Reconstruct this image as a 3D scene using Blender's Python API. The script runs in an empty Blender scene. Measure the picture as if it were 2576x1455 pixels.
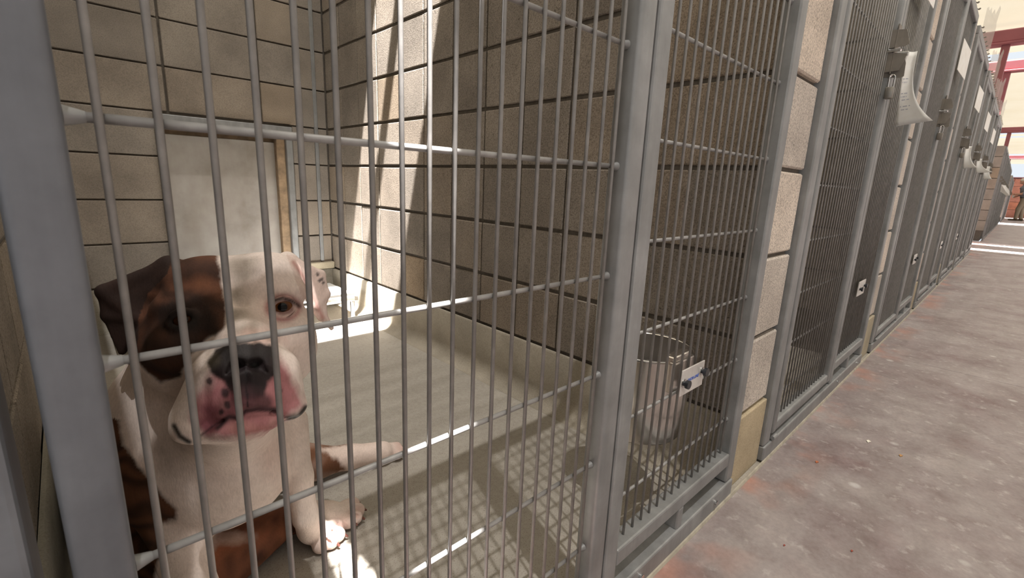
import bpy, bmesh, math, random
import numpy as np
from mathutils import Vector, Matrix
random.seed(7); rng = np.random.default_rng(7)
sc = bpy.context.scene
COL = sc.collection

# ------------------------------------------------------------------ camera
FPX, YAW, PITCH, ROLL, DCAM, HCAM = 1177.13, .7623, .2229, -.0412, .3816, .7569
def cam_rot(yaw, pitch, roll):
    cy, sy = math.cos(yaw), math.sin(yaw)
    f = np.array([sy*math.cos(pitch), cy*math.cos(pitch), -math.sin(pitch)])
    r = np.array([cy, -sy, 0.]); d = np.cross(f, r)
    return np.stack([math.cos(roll)*r + math.sin(roll)*d, -math.sin(roll)*r + math.cos(roll)*d, f])
RC = cam_rot(YAW, PITCH, ROLL); CAM = np.array([0, -DCAM, HCAM]); CX = np.array([1288., 727.5])
cd = bpy.data.cameras.new('camera'); cam = bpy.data.objects.new('camera', cd); COL.objects.link(cam)
cd.sensor_width = 36; cd.lens = FPX/2576*36; cd.clip_start = .02; cd.clip_end = 300
M = Matrix.Identity(4)
for i in range(3):
    M[i][0] = RC[0][i]; M[i][1] = -RC[1][i]; M[i][2] = -RC[2][i]; M[i][3] = CAM[i]
cam.matrix_world = M
cd.dof.use_dof = True; cd.dof.focus_distance = .95; cd.dof.aperture_fstop = 14.0
sc.camera = cam

# ------------------------------------------------------------------ light
SUNV = Vector((-.085, -.29, 1)).normalized()        # towards the sun
sd = bpy.data.lights.new('sun', 'SUN'); sd.energy = 80.0; sd.angle = math.radians(.6); sd.color = (1, .975, .95)
sun = bpy.data.objects.new('sun', sd); COL.objects.link(sun)
sun.rotation_euler = SUNV.to_track_quat('Z', 'Y').to_euler(); sun.location = (0, -3, 9)
w = bpy.data.worlds.new('sky'); sc.world = w; w.use_nodes = True
bg = w.node_tree.nodes['Background']; bg.inputs[0].default_value = (.86, .93, 1, 1); bg.inputs[1].default_value = 1.1
sc.view_settings.view_transform = 'Standard'; sc.view_settings.look = 'None'
sc.view_settings.gamma = 1; sc.view_settings.exposure = -.2; sc.view_settings.use_curve_mapping = False

def ray(p):
    return RC.T @ np.array([(p[0]-CX[0])/FPX, (p[1]-CX[1])/FPX, 1.])
def onX(p, x): r = ray(p); return CAM + r*(x/r[0])
def onY(p, y=0.): r = ray(p); return CAM + r*((y+DCAM)/r[1])
def onZ(p, z=0.): r = ray(p); return CAM + r*((z-HCAM)/r[2])
def at(px, py, dist): r = ray((px, py)); return CAM + r/np.linalg.norm(r)*dist
def proj(P):
    q = (P-CAM) @ RC.T
    return q[:, :2]/q[:, 2:3]*FPX + CX

# ------------------------------------------------------------------ materials
def new_mat(name):
    m = bpy.data.materials.new(name); m.use_nodes = True
    nt = m.node_tree; b = nt.nodes['Principled BSDF']
    return m, nt, b
def N(nt, t, **kw):
    n = nt.nodes.new(t)
    for k, v in kw.items():
        if k in n.inputs: n.inputs[k].default_value = v
        else: setattr(n, k, v)
    return n
def ramp(nt, stops, interp='LINEAR'):
    n = nt.nodes.new('ShaderNodeValToRGB'); n.color_ramp.interpolation = interp
    e = n.color_ramp.elements
    while len(e) < len(stops): e.new(.5)
    for el, (p, c) in zip(e, stops):
        el.position = p; el.color = (*c, 1) if len(c) == 3 else c
    return n
def mixc(nt, fac, a, b, blend='MIX'):
    n = nt.nodes.new('ShaderNodeMix'); n.data_type = 'RGBA'; n.blend_type = blend
    for s, v in ((0, fac), (6, a), (7, b)):
        if hasattr(v, 'is_linked') or hasattr(v, 'links'): nt.links.new(v, n.inputs[s])
        else: n.inputs[s].default_value = v if s == 0 else (*v, 1)
    return n.outputs[2]
def coords(nt, obj=False):
    t = nt.nodes.new('ShaderNodeTexCoord') if obj else nt.nodes.new('ShaderNodeNewGeometry')
    return t.outputs['Object'] if obj else t.outputs['Position']
def noise(nt, vec, scale, detail=3, rough=.55, mapping=None):
    if mapping:
        mp = N(nt, 'ShaderNodeMapping'); mp.inputs['Scale'].default_value = mapping
        nt.links.new(vec, mp.inputs[0]); vec = mp.outputs[0]
    n = N(nt, 'ShaderNodeTexNoise', Scale=scale, Detail=detail, Roughness=rough)
    nt.links.new(vec, n.inputs['Vector']); return n.outputs[0]
def bump(nt, b, h, dist, strength=1.):
    n = N(nt, 'ShaderNodeBump', Distance=dist, Strength=strength)
    nt.links.new(h, n.inputs['Height']); nt.links.new(n.outputs[0], b.inputs['Normal'])
def plain(name, c, rough=.6, metal=0., var=.12, scale=30):
    m, nt, b = new_mat(name)
    n = noise(nt, coords(nt), scale, 4)
    r = ramp(nt, [(.3, tuple(x*(1-var) for x in c)), (.7, tuple(min(1, x*(1+var)) for x in c))])
    nt.links.new(n, r.inputs[0]); nt.links.new(r.outputs[0], b.inputs['Base Color'])
    b.inputs['Roughness'].default_value = rough; b.inputs['Metallic'].default_value = metal
    return m

def mat_block(name, base, pores=1.):
    m, nt, b = new_mat(name); L = nt.links.new
    pos = coords(nt)
    oi = nt.nodes.new('ShaderNodeObjectInfo')
    big = noise(nt, pos, 5, 4); grit = noise(nt, pos, 240, 4, .7); fine = noise(nt, pos, 90, 5, .65)
    c1 = tuple(x*.80 for x in base); c2 = tuple(min(1, x*1.16) for x in base)
    r = ramp(nt, [(.3, c1), (.7, c2)]); L(big, r.inputs[0])
    tint = ramp(nt, [(0, (.86, .86, .86)), (.6, (1, 1, 1)), (.93, (1.05, 1.0, .94)), (1, (1.09, .98, .83))]); L(oi.outputs['Random'], tint.inputs[0])
    c = mixc(nt, 1., r.outputs[0], tint.outputs[0], 'MULTIPLY')
    g = ramp(nt, [(.36, (.58, .56, .54)), (.5, (1, 1, 1)), (.64, (1.24, 1.23, 1.21))]); L(grit, g.inputs[0])
    c = mixc(nt, .35+.55*pores, c, g.outputs[0], 'MULTIPLY')
    pr = ramp(nt, [(.27, (0, 0, 0)), (.36, (1, 1, 1))]); L(fine, pr.inputs[0])
    pc = ramp(nt, [(.26, (.6, .58, .55)), (.34, (1, 1, 1))]); L(fine, pc.inputs[0])
    c = mixc(nt, pores*.8, c, pc.outputs[0], 'MULTIPLY')
    L(c, b.inputs['Base Color']); b.inputs['Roughness'].default_value = .95; b.inputs['Specular IOR Level'].default_value = .15
    h = N(nt, 'ShaderNodeMath', operation='MULTIPLY_ADD'); L(grit, h.inputs[0]); h.inputs[1].default_value = .9; L(pr.outputs[0], h.inputs[2])
    bump(nt, b, h.outputs[0], .0036*pores, 1.)
    return m
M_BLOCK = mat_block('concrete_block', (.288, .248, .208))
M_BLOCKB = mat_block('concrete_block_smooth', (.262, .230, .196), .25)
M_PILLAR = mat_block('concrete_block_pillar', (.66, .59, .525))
M_MORTAR = plain('mortar_recess', (.115, .098, .08), .95, 0, .2, 60)

def mat_metal(name, base, rough=.42, metal=.55, scale=14):
    m, nt, b = new_mat(name); L = nt.links.new
    pos = coords(nt)
    a = noise(nt, pos, scale, 5, .6); s = noise(nt, pos, 40, 4, .6, (1, 1, .12))
    r = ramp(nt, [(.3, tuple(x*.78 for x in base)), (.55, base), (.75, tuple(min(1, x*1.22) for x in base))]); L(a, r.inputs[0])
    d = ramp(nt, [(.35, (.84, .84, .84)), (.6, (1, 1, 1))]); L(s, d.inputs[0])
    L(mixc(nt, .8, r.outputs[0], d.outputs[0], 'MULTIPLY'), b.inputs['Base Color'])
    rr = N(nt, 'ShaderNodeMapRange'); rr.inputs[3].default_value = rough-.08; rr.inputs[4].default_value = rough+.14
    L(a, rr.inputs[0]); L(rr.outputs[0], b.inputs['Roughness']); b.inputs['Metallic'].default_value = metal
    bump(nt, b, a, .0006, .3)
    return m
M_GALV = mat_metal('galvanised_steel', (.295, .298, .298), .48, .35)
M_GALV_SHADED = mat_metal('galvanised_steel_shaded', (.165, .175, .195), .5, .35)  # galvanised steel darkened: shade on the nearest jamb and stile put into the colour
M_WIRE = mat_metal('galvanised_wire', (.235, .224, .213), .5, .25, 40)
M_RAIL_LIT = mat_metal('galvanised_rail_lit', (.33, .32, .31), .5, .25, 40)  # lighter than the wire: light from above painted into the rail colour
M_STEEL = mat_metal('stainless_steel', (.80, .75, .71), .20, .95, 6)
M_WELD = plain('weld_bead', (.25, .25, .25), .5, .4)
M_LATCH = mat_metal('latch_steel', (.24, .215, .185), .55, .3)
M_CHROME = mat_metal('bright_chrome', (.72, .72, .72), .18, 1.)
M_KNOB = plain('black_knob', (.022, .024, .03), .28)
M_PLATE = mat_metal('brushed_plate', (.72, .69, .66), .4, .35)
M_BLUE = plain('blue_print', (.06, .13, .5), .6, 0, .1)
M_INK = plain('grey_print', (.42, .42, .50), .8)
M_MAROON = plain('maroon_steel', (.27, .075, .085), .5, 0, .08, 4)
M_BASE = mat_block('base_coating', (.44, .385, .285), .12)
M_COVE = mat_block('cove_coating', (.33, .303, .255), .10)
M_SEAL = plain('tan_sealant', (.36, .325, .26), .8, 0, .2, 40)
M_BRICK = mat_block('red_block', (.50, .22, .16), .3)

def mat_paper():
    m, nt, b = new_mat('white_paper'); b.inputs['Base Color'].default_value = (.86, .83, .78, 1); b.inputs['Roughness'].default_value = .7
    n = noise(nt, coords(nt), 25, 4); r = ramp(nt, [(.3, (.88, .85, .80)), (.6, (.94, .93, .90))]); nt.links.new(n, r.inputs[0])
    nt.links.new(r.outputs[0], b.inputs['Base Color'])
    t = N(nt, 'ShaderNodeBsdfTranslucent'); t.inputs[0].default_value = (.85, .82, .76, 1)
    mx = N(nt, 'ShaderNodeMixShader'); mx.inputs[0].default_value = .12
    nt.links.new(b.outputs[0], mx.inputs[1]); nt.links.new(t.outputs[0], mx.inputs[2])
    nt.links.new(mx.outputs[0], nt.nodes['Material Output'].inputs[0]); return m
M_PAPER = mat_paper()

def mat_fabric():
    m, nt, b = new_mat('shade_fabric'); L = nt.links.new
    pos = coords(nt)
    st = noise(nt, pos, 6, 3, .6, (.25, 4, 1)); cl = noise(nt, pos, 1.1, 4, .6)
    r = ramp(nt, [(.3, (.88, .78, .595)), (.7, (.93, .845, .68))]); L(cl, r.inputs[0])
    d = N(nt, 'ShaderNodeBsdfDiffuse'); L(r.outputs[0], d.inputs[0])
    t = N(nt, 'ShaderNodeBsdfTranslucent'); tc = mixc(nt, 1., r.outputs[0], (.059, .059, .058), 'MULTIPLY'); L(tc, t.inputs[0])
    m1 = N(nt, 'ShaderNodeMixShader'); m1.inputs[0].default_value = .72; L(d.outputs[0], m1.inputs[1]); L(t.outputs[0], m1.inputs[2])
    tr = N(nt, 'ShaderNodeBsdfTransparent')
    mr = N(nt, 'ShaderNodeMapRange'); mr.inputs[1].default_value = .3; mr.inputs[2].default_value = .7; mr.inputs[3].default_value = .0145; mr.inputs[4].default_value = .0245; L(st, mr.inputs[0])
    m2 = N(nt, 'ShaderNodeMixShader'); L(mr.outputs[0], m2.inputs[0]); L(m1.outputs[0], m2.inputs[1]); L(tr.outputs[0], m2.inputs[2])
    L(m2.outputs[0], nt.nodes['Material Output'].inputs[0]); return m
M_FABRIC = mat_fabric()

def mat_floor_corr():
    m, nt, b = new_mat('stained_concrete'); L = nt.links.new
    pos = coords(nt)
    a = noise(nt, pos, 3.0, 8, .68); c = noise(nt, pos, 11, 6, .65); f = noise(nt, pos, 90, 4, .6); w_ = noise(nt, pos, 27, 6, .62)
    r = ramp(nt, [(.30, (.18, .123, .122)), (.43, (.248, .202, .198)), (.56, (.303, .262, .254)), (.76, (.37, .325, .31))]); L(a, r.inputs[0])
    r2 = ramp(nt, [(.3, (.78, .73, .72)), (.5, (1, 1, 1)), (.75, (1.16, 1.14, 1.12))]); L(c, r2.inputs[0])
    col = mixc(nt, 1., r.outputs[0], r2.outputs[0], 'MULTIPLY')
    rp = ramp(nt, [(.57, (0, 0, 0)), (.66, (.35, .35, .35)), (.74, (.7, .7, .7))]); L(w_, rp.inputs[0])
    col = mixc(nt, rp.outputs[0], col, (.52, .475, .455))
    v = N(nt, 'ShaderNodeTexVoronoi', Scale=7.5, Randomness=1.); L(pos, v.inputs['Vector'])
    vs = ramp(nt, [(.0, (.75, .75, .75)), (.07, (.6, .6, .6)), (.13, (0, 0, 0))]); L(v.outputs['Distance'], vs.inputs[0])
    vc = N(nt, 'ShaderNodeSeparateColor'); L(v.outputs['Color'], vc.inputs[0])
    gt = N(nt, 'ShaderNodeMath', operation='GREATER_THAN'); gt.inputs[1].default_value = .62; L(vc.outputs[0], gt.inputs[0])
    mu = N(nt, 'ShaderNodeMath', operation='MULTIPLY'); L(gt.outputs[0], mu.inputs[0]); L(vs.outputs[0], mu.inputs[1])
    col = mixc(nt, mu.outputs[0], col, (.58, .555, .54))
    # reddish stain near the kennel sills
    sx = N(nt, 'ShaderNodeSeparateXYZ'); L(pos, sx.inputs[0])
    e = N(nt, 'ShaderNodeMapRange'); e.inputs[1].default_value = -.16; e.inputs[2].default_value = -.02; L(sx.outputs[1], e.inputs[0])
    rn = ramp(nt, [(.5, (0, 0, 0)), (.64, (1, 1, 1))]); L(noise(nt, pos, 4.5, 3), rn.inputs[0])
    e2 = N(nt, 'ShaderNodeMath', operation='MULTIPLY'); L(e.outputs[0], e2.inputs[0]); L(rn.outputs[0], e2.inputs[1])
    col = mixc(nt, e2.outputs[0], col, (.42, .22, .17))
    fr = ramp(nt, [(.35, (.9, .9, .9)), (.6, (1.04, 1.04, 1.04))]); L(f, fr.inputs[0])
    L(mixc(nt, .8, col, fr.outputs[0], 'MULTIPLY'), b.inputs['Base Color'])
    rr = N(nt, 'ShaderNodeMapRange'); rr.inputs[3].default_value = .38; rr.inputs[4].default_value = .62; L(c, rr.inputs[0]); L(rr.outputs[0], b.inputs['Roughness'])
    b.inputs['Specular IOR Level'].default_value = .35
    bump(nt, b, f, .0008, .4); return m
M_FLOOR = mat_floor_corr()
def mat_floor_kennel():
    m, nt, b = new_mat('kennel_floor_coating'); L = nt.links.new
    pos = coords(nt)
    a = noise(nt, pos, 3, 4); s = noise(nt, pos, 330, 2, .6); s2 = noise(nt, pos, 70, 4, .6)
    r = ramp(nt, [(.3, (.345, .315, .272)), (.7, (.405, .372, .322))]); L(a, r.inputs[0])
    sp = ramp(nt, [(.32, (.5, .42, .36)), (.43, (1, 1, 1))]); L(s, sp.inputs[0])
    sq = ramp(nt, [(.3, (.87, .86, .85)), (.6, (1.05, 1.05, 1.05))]); L(s2, sq.inputs[0])
    c = mixc(nt, .75, r.outputs[0], sp.outputs[0], 'MULTIPLY'); c = mixc(nt, .8, c, sq.outputs[0], 'MULTIPLY')
    L(c, b.inputs['Base Color']); b.inputs['Roughness'].default_value = .6; b.inputs['Specular IOR Level'].default_value = .3
    bump(nt, b, s, .0006, .5); return m
M_KFLOOR = mat_floor_kennel()
def mat_panel():
    m, nt, b = new_mat('weathered_door_panel'); L = nt.links.new
    pos = coords(nt)
    a = noise(nt, pos, 5, 5, .6); s = noise(nt, pos, 9, 4, .6, (1, 1, .3))
    r = ramp(nt, [(.3, (.26, .232, .205)), (.5, (.355, .325, .295)), (.7, (.41, .385, .35))]); L(a, r.inputs[0])
    d = ramp(nt, [(.3, (.86, .83, .8)), (.6, (1, 1, 1))]); L(s, d.inputs[0])
    L(mixc(nt, 1., r.outputs[0], d.outputs[0], 'MULTIPLY'), b.inputs['Base Color']); b.inputs['Roughness'].default_value = .45
    b.inputs['Metallic'].default_value = .1; return m
M_PANEL = mat_panel()
M_COTF = plain('white_vinyl', (.78, .78, .77), .4, 0, .04)
M_RUST = plain('rusty_jamb', (.30, .21, .13), .75, .2, .3, 30)
def mat_water():
    m, nt, b = new_mat('water'); b.inputs['Base Color'].default_value = (.10, .095, .09, 1); b.inputs['Roughness'].default_value = .06
    n = noise(nt, coords(nt), 60, 4); r = ramp(nt, [(.58, (.07, .066, .062)), (.72, (.35, .33, .31))]); nt.links.new(n, r.inputs[0])
    nt.links.new(r.outputs[0], b.inputs['Base Color']); b.inputs['IOR'].default_value = 1.33; bump(nt, b, n, .001, .3); return m
M_WATER = mat_water()
def mat_plastic():
    m, nt, b = new_mat('clear_torn_plastic'); L = nt.links.new
    b.inputs['Base Color'].default_value = (.72, .68, .64, 1); b.inputs['Roughness'].default_value = .3
    tr = N(nt, 'ShaderNodeBsdfTransparent'); tr.inputs[0].default_value = (.97, .97, .97, 1)
    tl = N(nt, 'ShaderNodeBsdfTranslucent'); tl.inputs[0].default_value = (.8, .78, .75, 1)
    m0 = N(nt, 'ShaderNodeMixShader'); m0.inputs[0].default_value = .5; L(b.outputs[0], m0.inputs[1]); L(tl.outputs[0], m0.inputs[2])
    r = N(nt, 'ShaderNodeMapRange'); r.inputs[3].default_value = .12; r.inputs[4].default_value = .38; L(noise(nt, coords(nt), 12, 3, .6, (1, 1, .2)), r.inputs[0])
    mx = N(nt, 'ShaderNodeMixShader'); L(r.outputs[0], mx.inputs[0]); L(tr.outputs[0], mx.inputs[1]); L(m0.outputs[0], mx.inputs[2])
    L(mx.outputs[0], nt.nodes['Material Output'].inputs[0]); return m
M_PLASTIC = mat_plastic()
def mat_coat(name, rough=.75, fur=True):
    m, nt, b = new_mat(name); L = nt.links.new
    ca = nt.nodes.new('ShaderNodeVertexColor'); ca.layer_name = 'coat'
    pos = coords(nt)
    if fur:
        h = noise(nt, pos, 320, 3, .6, (1, 1, .35)); h2 = noise(nt, pos, 60, 4, .6)
        r = ramp(nt, [(.3, (.91, .905, .90)), (.65, (1.04, 1.04, 1.04))]); L(h, r.inputs[0])
        r2 = ramp(nt, [(.3, (.93, .92, .91)), (.65, (1.03, 1.03, 1.03))]); L(h2, r2.inputs[0])
        c = mixc(nt, 1., ca.outputs[0], r.outputs[0], 'MULTIPLY'); c = mixc(nt, 1., c, r2.outputs[0], 'MULTIPLY'); L(c, b.inputs['Base Color'])
        bump(nt, b, h, .0012, .5)
        wa = nt.nodes.new('ShaderNodeAttribute'); wa.attribute_name = 'wet'
        mr = N(nt, 'ShaderNodeMapRange'); mr.inputs[3].default_value = rough; mr.inputs[4].default_value = .40; L(wa.outputs['Fac'], mr.inputs[0]); L(mr.outputs[0], b.inputs['Roughness'])
    else:
        L(ca.outputs[0], b.inputs['Base Color']); b.inputs['Roughness'].default_value = rough
    b.inputs['Specular IOR Level'].default_value = .3
    return m
M_COAT = mat_coat('short_fur_coat', .8)
M_CLOTH = mat_coat('clothes_and_skin', .85, False)
M_NAIL = plain('dog_nail', (.16, .06, .045), .4)
def mat_eye():
    m, nt, b = new_mat('dog_eye'); L = nt.links.new
    tc = coords(nt, True); ln = N(nt, 'ShaderNodeVectorMath', operation='DISTANCE'); L(tc, ln.inputs[0]); ln.inputs[1].default_value = (0, 0, 1)
    r = ramp(nt, [(.0, (.004, .003, .003)), (.36, (.004, .003, .003)), (.42, (.085, .028, .009)), (.72, (.14, .048, .014)), (.88, (.03, .012, .008)), (.97, (.30, .19, .17))]); L(ln.outputs['Value'], r.inputs[0])
    L(r.outputs[0], b.inputs['Base Color']); b.inputs['Roughness'].default_value = .07; b.inputs['Specular IOR Level'].default_value = .22; 
    return m
M_EYE = mat_eye()
M_EYE_SHADED = mat_eye(); M_EYE_SHADED.name = 'dog_eye_shaded'  # copy of the eye with its shade painted into the iris colours
for el in next(n for n in M_EYE_SHADED.node_tree.nodes if n.bl_idname == 'ShaderNodeValToRGB').color_ramp.elements: el.color = (*[v*.3 for v in el.color[:3]], 1)

# ------------------------------------------------------------------ helpers
def tag(o, label=None, cat=None, group=None, kind=None):
    for k, v in (('label', label), ('category', cat), ('group', group), ('kind', kind)):
        if v: o[k] = v
    return o
def empty(name, loc=(0, 0, 0), rz=0):
    o = bpy.data.objects.new(name, None); o.empty_display_size = .05; COL.objects.link(o)
    o.location = loc; o.rotation_euler = (0, 0, rz); return o
def link(name, me, parent=None, loc=None):
    o = bpy.data.objects.new(name, me); COL.objects.link(o)
    if parent: o.parent = parent
    if loc is not None: o.location = loc
    return o
def me_from_bm(bm, name, mat, smooth=False):
    me = bpy.data.meshes.new(name); bm.to_mesh(me); bm.free()
    for m in (mat if isinstance(mat, (list, tuple)) else [mat]): me.materials.append(m)
    if smooth:
        me.polygons.foreach_set('use_smooth', [True]*len(me.polygons))
    return me
class MB:
    """collects solids into one mesh"""
    def __init__(s): s.bm = bmesh.new()
    def box(s, lo, hi, bev=0., seg=1):
        lo = np.minimum(lo, hi); hi = np.maximum(np.array(hi, float), lo) if False else np.maximum(hi, lo)
        c = [(a+b)/2 for a, b in zip(lo, hi)]; d = [b-a for a, b in zip(lo, hi)]
        r = bmesh.ops.create_cube(s.bm, size=1, matrix=Matrix.Translation(c) @ Matrix.Diagonal((*d, 1)))
        if bev: bmesh.ops.bevel(s.bm, geom=list({e for v in r['verts'] for e in v.link_edges}), offset=bev, segments=seg, affect='EDGES', profile=.5)
        return s
    def rod(s, a, b, r, seg=8, r2=None, caps=True):
        a, b = Vector(a), Vector(b); d = b-a
        mt = Matrix.Translation((a+b)/2) @ d.to_track_quat('Z', 'Y').to_matrix().to_4x4()
        bmesh.ops.create_cone(s.bm, cap_ends=caps, segments=seg, radius1=r, radius2=r if r2 is None else r2, depth=d.length, matrix=mt); return s
    def ball(s, c, r, seg=10, scale=(1, 1, 1)):
        bmesh.ops.create_uvsphere(s.bm, u_segments=seg, v_segments=max(6, seg//2+2), radius=r, matrix=Matrix.Translation(c) @ Matrix.Diagonal((*scale, 1))); return s
    def prism(s, pts, nrm, th):
        """closed polygon of 3-D points extruded by th along nrm (centred)"""
        nrm = Vector(nrm).normalized()*th/2
        a = [s.bm.verts.new(Vector(p)-nrm) for p in pts]; b = [s.bm.verts.new(Vector(p)+nrm) for p in pts]
        n = len(pts); s.bm.faces.new(a[::-1]); s.bm.faces.new(b)
        for i in range(n): s.bm.faces.new((a[i], a[(i+1) % n], b[(i+1) % n], b[i]))
        return s
    def lathe(s, prof, c, seg=40):
        rings = []
        for r, z in prof:
            rings.append([s.bm.verts.new((c[0]+r*math.cos(2*math.pi*k/seg), c[1]+r*math.sin(2*math.pi*k/seg), z)) for k in range(seg)])
        for A, B in zip(rings, rings[1:]):
            for k in range(seg): s.bm.faces.new((A[k], A[(k+1) % seg], B[(k+1) % seg], B[k]))
        s.bm.faces.new(rings[0][::-1]) if prof[0][0] > 1e-4 else None
        return s
    def mesh(s, name, mat, smooth=False):
        bmesh.ops.recalc_face_normals(s.bm, faces=s.bm.faces)
        return me_from_bm(s.bm, name, mat, smooth)
    def build(s, name, mat, parent=None, smooth=False, loc=None):
        me = s.mesh(name, mat, smooth)
        if smooth:
            try: me.set_sharp_from_angle(angle=math.radians(40))
            except Exception: pass
        return link(name, me, parent, loc)

# ------------------------------------------------------------------ dimensions
C = .2032                      # block course
P = 1.4565                     # kennel pitch
XR = 1.160                     # inner face of the first partition
YB = 12*C                      # back wall
ZT = 9*C                       # top of partitions and fronts
NK = 7                         # kennels along the row
XL = XR + C - P                # inner face of the left partition
def part_x(k): return XR + (k-1)*P      # left face of partition k

# ------------------------------------------------------------------ floors
fl = empty('floor'); tag(fl, 'stained pinkish concrete corridor floor with pale spots', kind='structure')
xs = [-4, -.35, 2.86, 6.1, 9.4, 13.1, 16.8, 20.4, 24., 28., 32., 38.2]
for a, b in zip(xs, xs[1:]):
    MB().box((a+.0025, -2.6, -.12), (b-.0025, -.019 if b < 10.3 else 0, 0), .002).build('slab', M_FLOOR, fl)
MB().box((-4, -2.6, -.13), (38.2, 0, -.012)).build('subfloor', M_MORTAR, fl)
MB().box((9.4+.7, -.0, -.12), (13.1, 5, 0), .002).build('slab', M_FLOOR, fl)
kf = MB().box((XL-1.6, -.019, -.12), (part_x(NK)+C, YB+.1, 0.0)).build('floor.001', M_KFLOOR)
tag(kf, 'beige coated kennel floor', kind='structure')
tr = empty('trim_1'); tag(tr, kind='structure')
MB().prism([(-1.5, -.030, 0), (-1.5, -.02, .0), (-1.5, -.02, .026), (-1.5, -.034, .018)], (1, 0, 0), .002).build('sealant_fillet', M_SEAL, tr)
b_ = MB()
b_.prism([(4.0, -.0235, .0005), (4.0, -.018, .0005), (4.0, -.018, .008), (4.0, -.021, .006)], (1, 0, 0), 12.2)
b_.build('sealant_fillet', M_SEAL, tr)

# ------------------------------------------------------------------ block walls
def block_mesh(name, w, h, d, mat, j=.009, bev=.0035, jv=None):
    """block seen on its +X' face: built with the face at local y=0 looking to -y"""
    v = (j if jv is None else jv)/2
    return MB().box((v, 0, j/2), (w-v, d, h-j/2), bev).mesh(name, mat)
BM_R = [block_mesh('block_face', C, C, .05, M_BLOCK, .0115+.001*i, .003, .0045+.0015*i) for i in range(3)]
BM_B = [block_mesh('block_smooth_face', C, C, .05, M_BLOCKB, .008+.001*i) for i in range(2)]
BM_P = [block_mesh('pillar_block', C, C, C*.8, M_PILLAR, .010, .004)]
def wall_blocks(parent, meshes, org, ux, cols, rows, skip=None, face=1):
    """ux: 'X' (face to -Y) or 'Y+' (face to -X) or 'Y-' (face to +X)"""
    for r in rows:
        for c in cols:
            if skip and skip(c, r): continue
            o = link('block', meshes[(c*7+r*3) % len(meshes)], parent)
            jit = rng.uniform(-.0012, .0012)
            if ux == 'X': o.location = (org[0]+c*C, org[1]+jit, r*C)
            elif ux == 'Y+': o.location = (org[0]+jit, org[1]+(c+1)*C, r*C); o.rotation_euler = (0, 0, -math.pi/2)
            else: o.location = (org[0]+jit, org[1]+c*C, r*C); o.rotation_euler = (0, 0, math.pi/2)
# right wall = partition 1
def partition(k, full):
    x = part_x(k)
    wr = empty('wall_left' if k == 0 else 'wall_right', (0, 0, 0)); tag(wr, kind='structure')
    core = MB().box((x+.007, .012 if k else .012, 0), (x+C-.007, YB, ZT-.004)); core.build('mortar_core', M_MORTAR, wr)
    if full == 'L':       # face to -X (right wall of a kennel)
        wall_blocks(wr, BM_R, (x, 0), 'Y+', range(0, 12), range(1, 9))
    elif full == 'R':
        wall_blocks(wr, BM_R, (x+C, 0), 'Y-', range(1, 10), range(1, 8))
    else:
        b = MB()
        for r in range(1, 9):
            for c in range(12):
                b.box((x, c*C+.005, r*C+.005), (x+.02, (c+1)*C-.005, (r+1)*C-.005))
        o = b.build('block_facing', M_BLOCK, wr); o['kind'] = 'stuff'
    if k > 0:             # pillar blocks at the corridor end
        for r in range(1, 9):
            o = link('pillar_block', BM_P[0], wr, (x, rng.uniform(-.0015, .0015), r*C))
        MB().box((x-.0005, -.005, .0), (x+C+.0005, .1, C-.005), .003, 2).build('pillar_base', M_BASE, wr)
    MB().box((x, .004, ZT-.004), (x+C, YB, ZT+.02), .003).build('wall_cap', M_GALV, wr)
    return wr
partition(0, 'R'); partition(1, 'L')
for k in range(2, NK+1): partition(k, None)
# back wall
XOFF = XL+.0885+.0
wb = empty('wall_back'); tag(wb, kind='structure')
DX0, DX1, DZ0, DZ1 = .352, .958, .16, 1.006      # guillotine door frame outside
core = MB()
core.box((XL-C, YB+.012, 0), (DX0, YB+.15, 2.6)); core.box((DX1, YB+.012, 0), (part_x(NK)+C, YB+.15, 2.6))
core.box((DX0, YB+.012, DZ1), (DX1, YB+.15, 2.6)); core.box((DX0, YB+.012, 0), (DX1, YB+.15, DZ0))
core.build('mortar_core', M_MORTAR, wb)
XB0 = .0
def place_back(x0, x1, r):
    if x1-x0 < .03: return
    MB().box((x0+.005, 0, .004), (x1-.005, .05, C-.004), .003).build('block', M_BLOCKB, wb, loc=(0, YB+rng.uniform(-.001, .001), r*C))
for r in range(1, 12):
    edges = [XL] + [XB0+i*.4064 - (.2032 if r % 2 else 0)*0 for i in range(0, 3)] + [1.09, XR]
    if r >= 5 : edges = [XL, XB0, .4064, .813, 1.02, XR]
    for a, b in zip(edges, edges[1:]):
        if r*C < DZ1-.02:
            for (p, q) in ((a, min(b, DX0)), (max(a, DX1), b)):
                if q-p > .03: place_back(p, q, r)
        else: place_back(a, b, r)
bb = MB()
for k in range(1, NK):
    for r in range(1, 12):
        for c in range(6): bb.box((part_x(k)+C+c*C+.004, YB, r*C+.004), (part_x(k)+C+(c+1)*C-.004, YB+.03, (r+1)*C-.004))
o = bb.build('block_facing', M_BLOCKB, wb); o['kind'] = 'stuff'
wf_ = MB().box((-4, -3.1, 0), (38.2, -2.75, 2.5)).build('wall_opposite_unseen', plain('unseen_wall_grey', (.62, .62, .62), .9)); tag(wf_, kind='structure')  # unseen wall across the corridor, added to dim and bounce light onto the fronts
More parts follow.
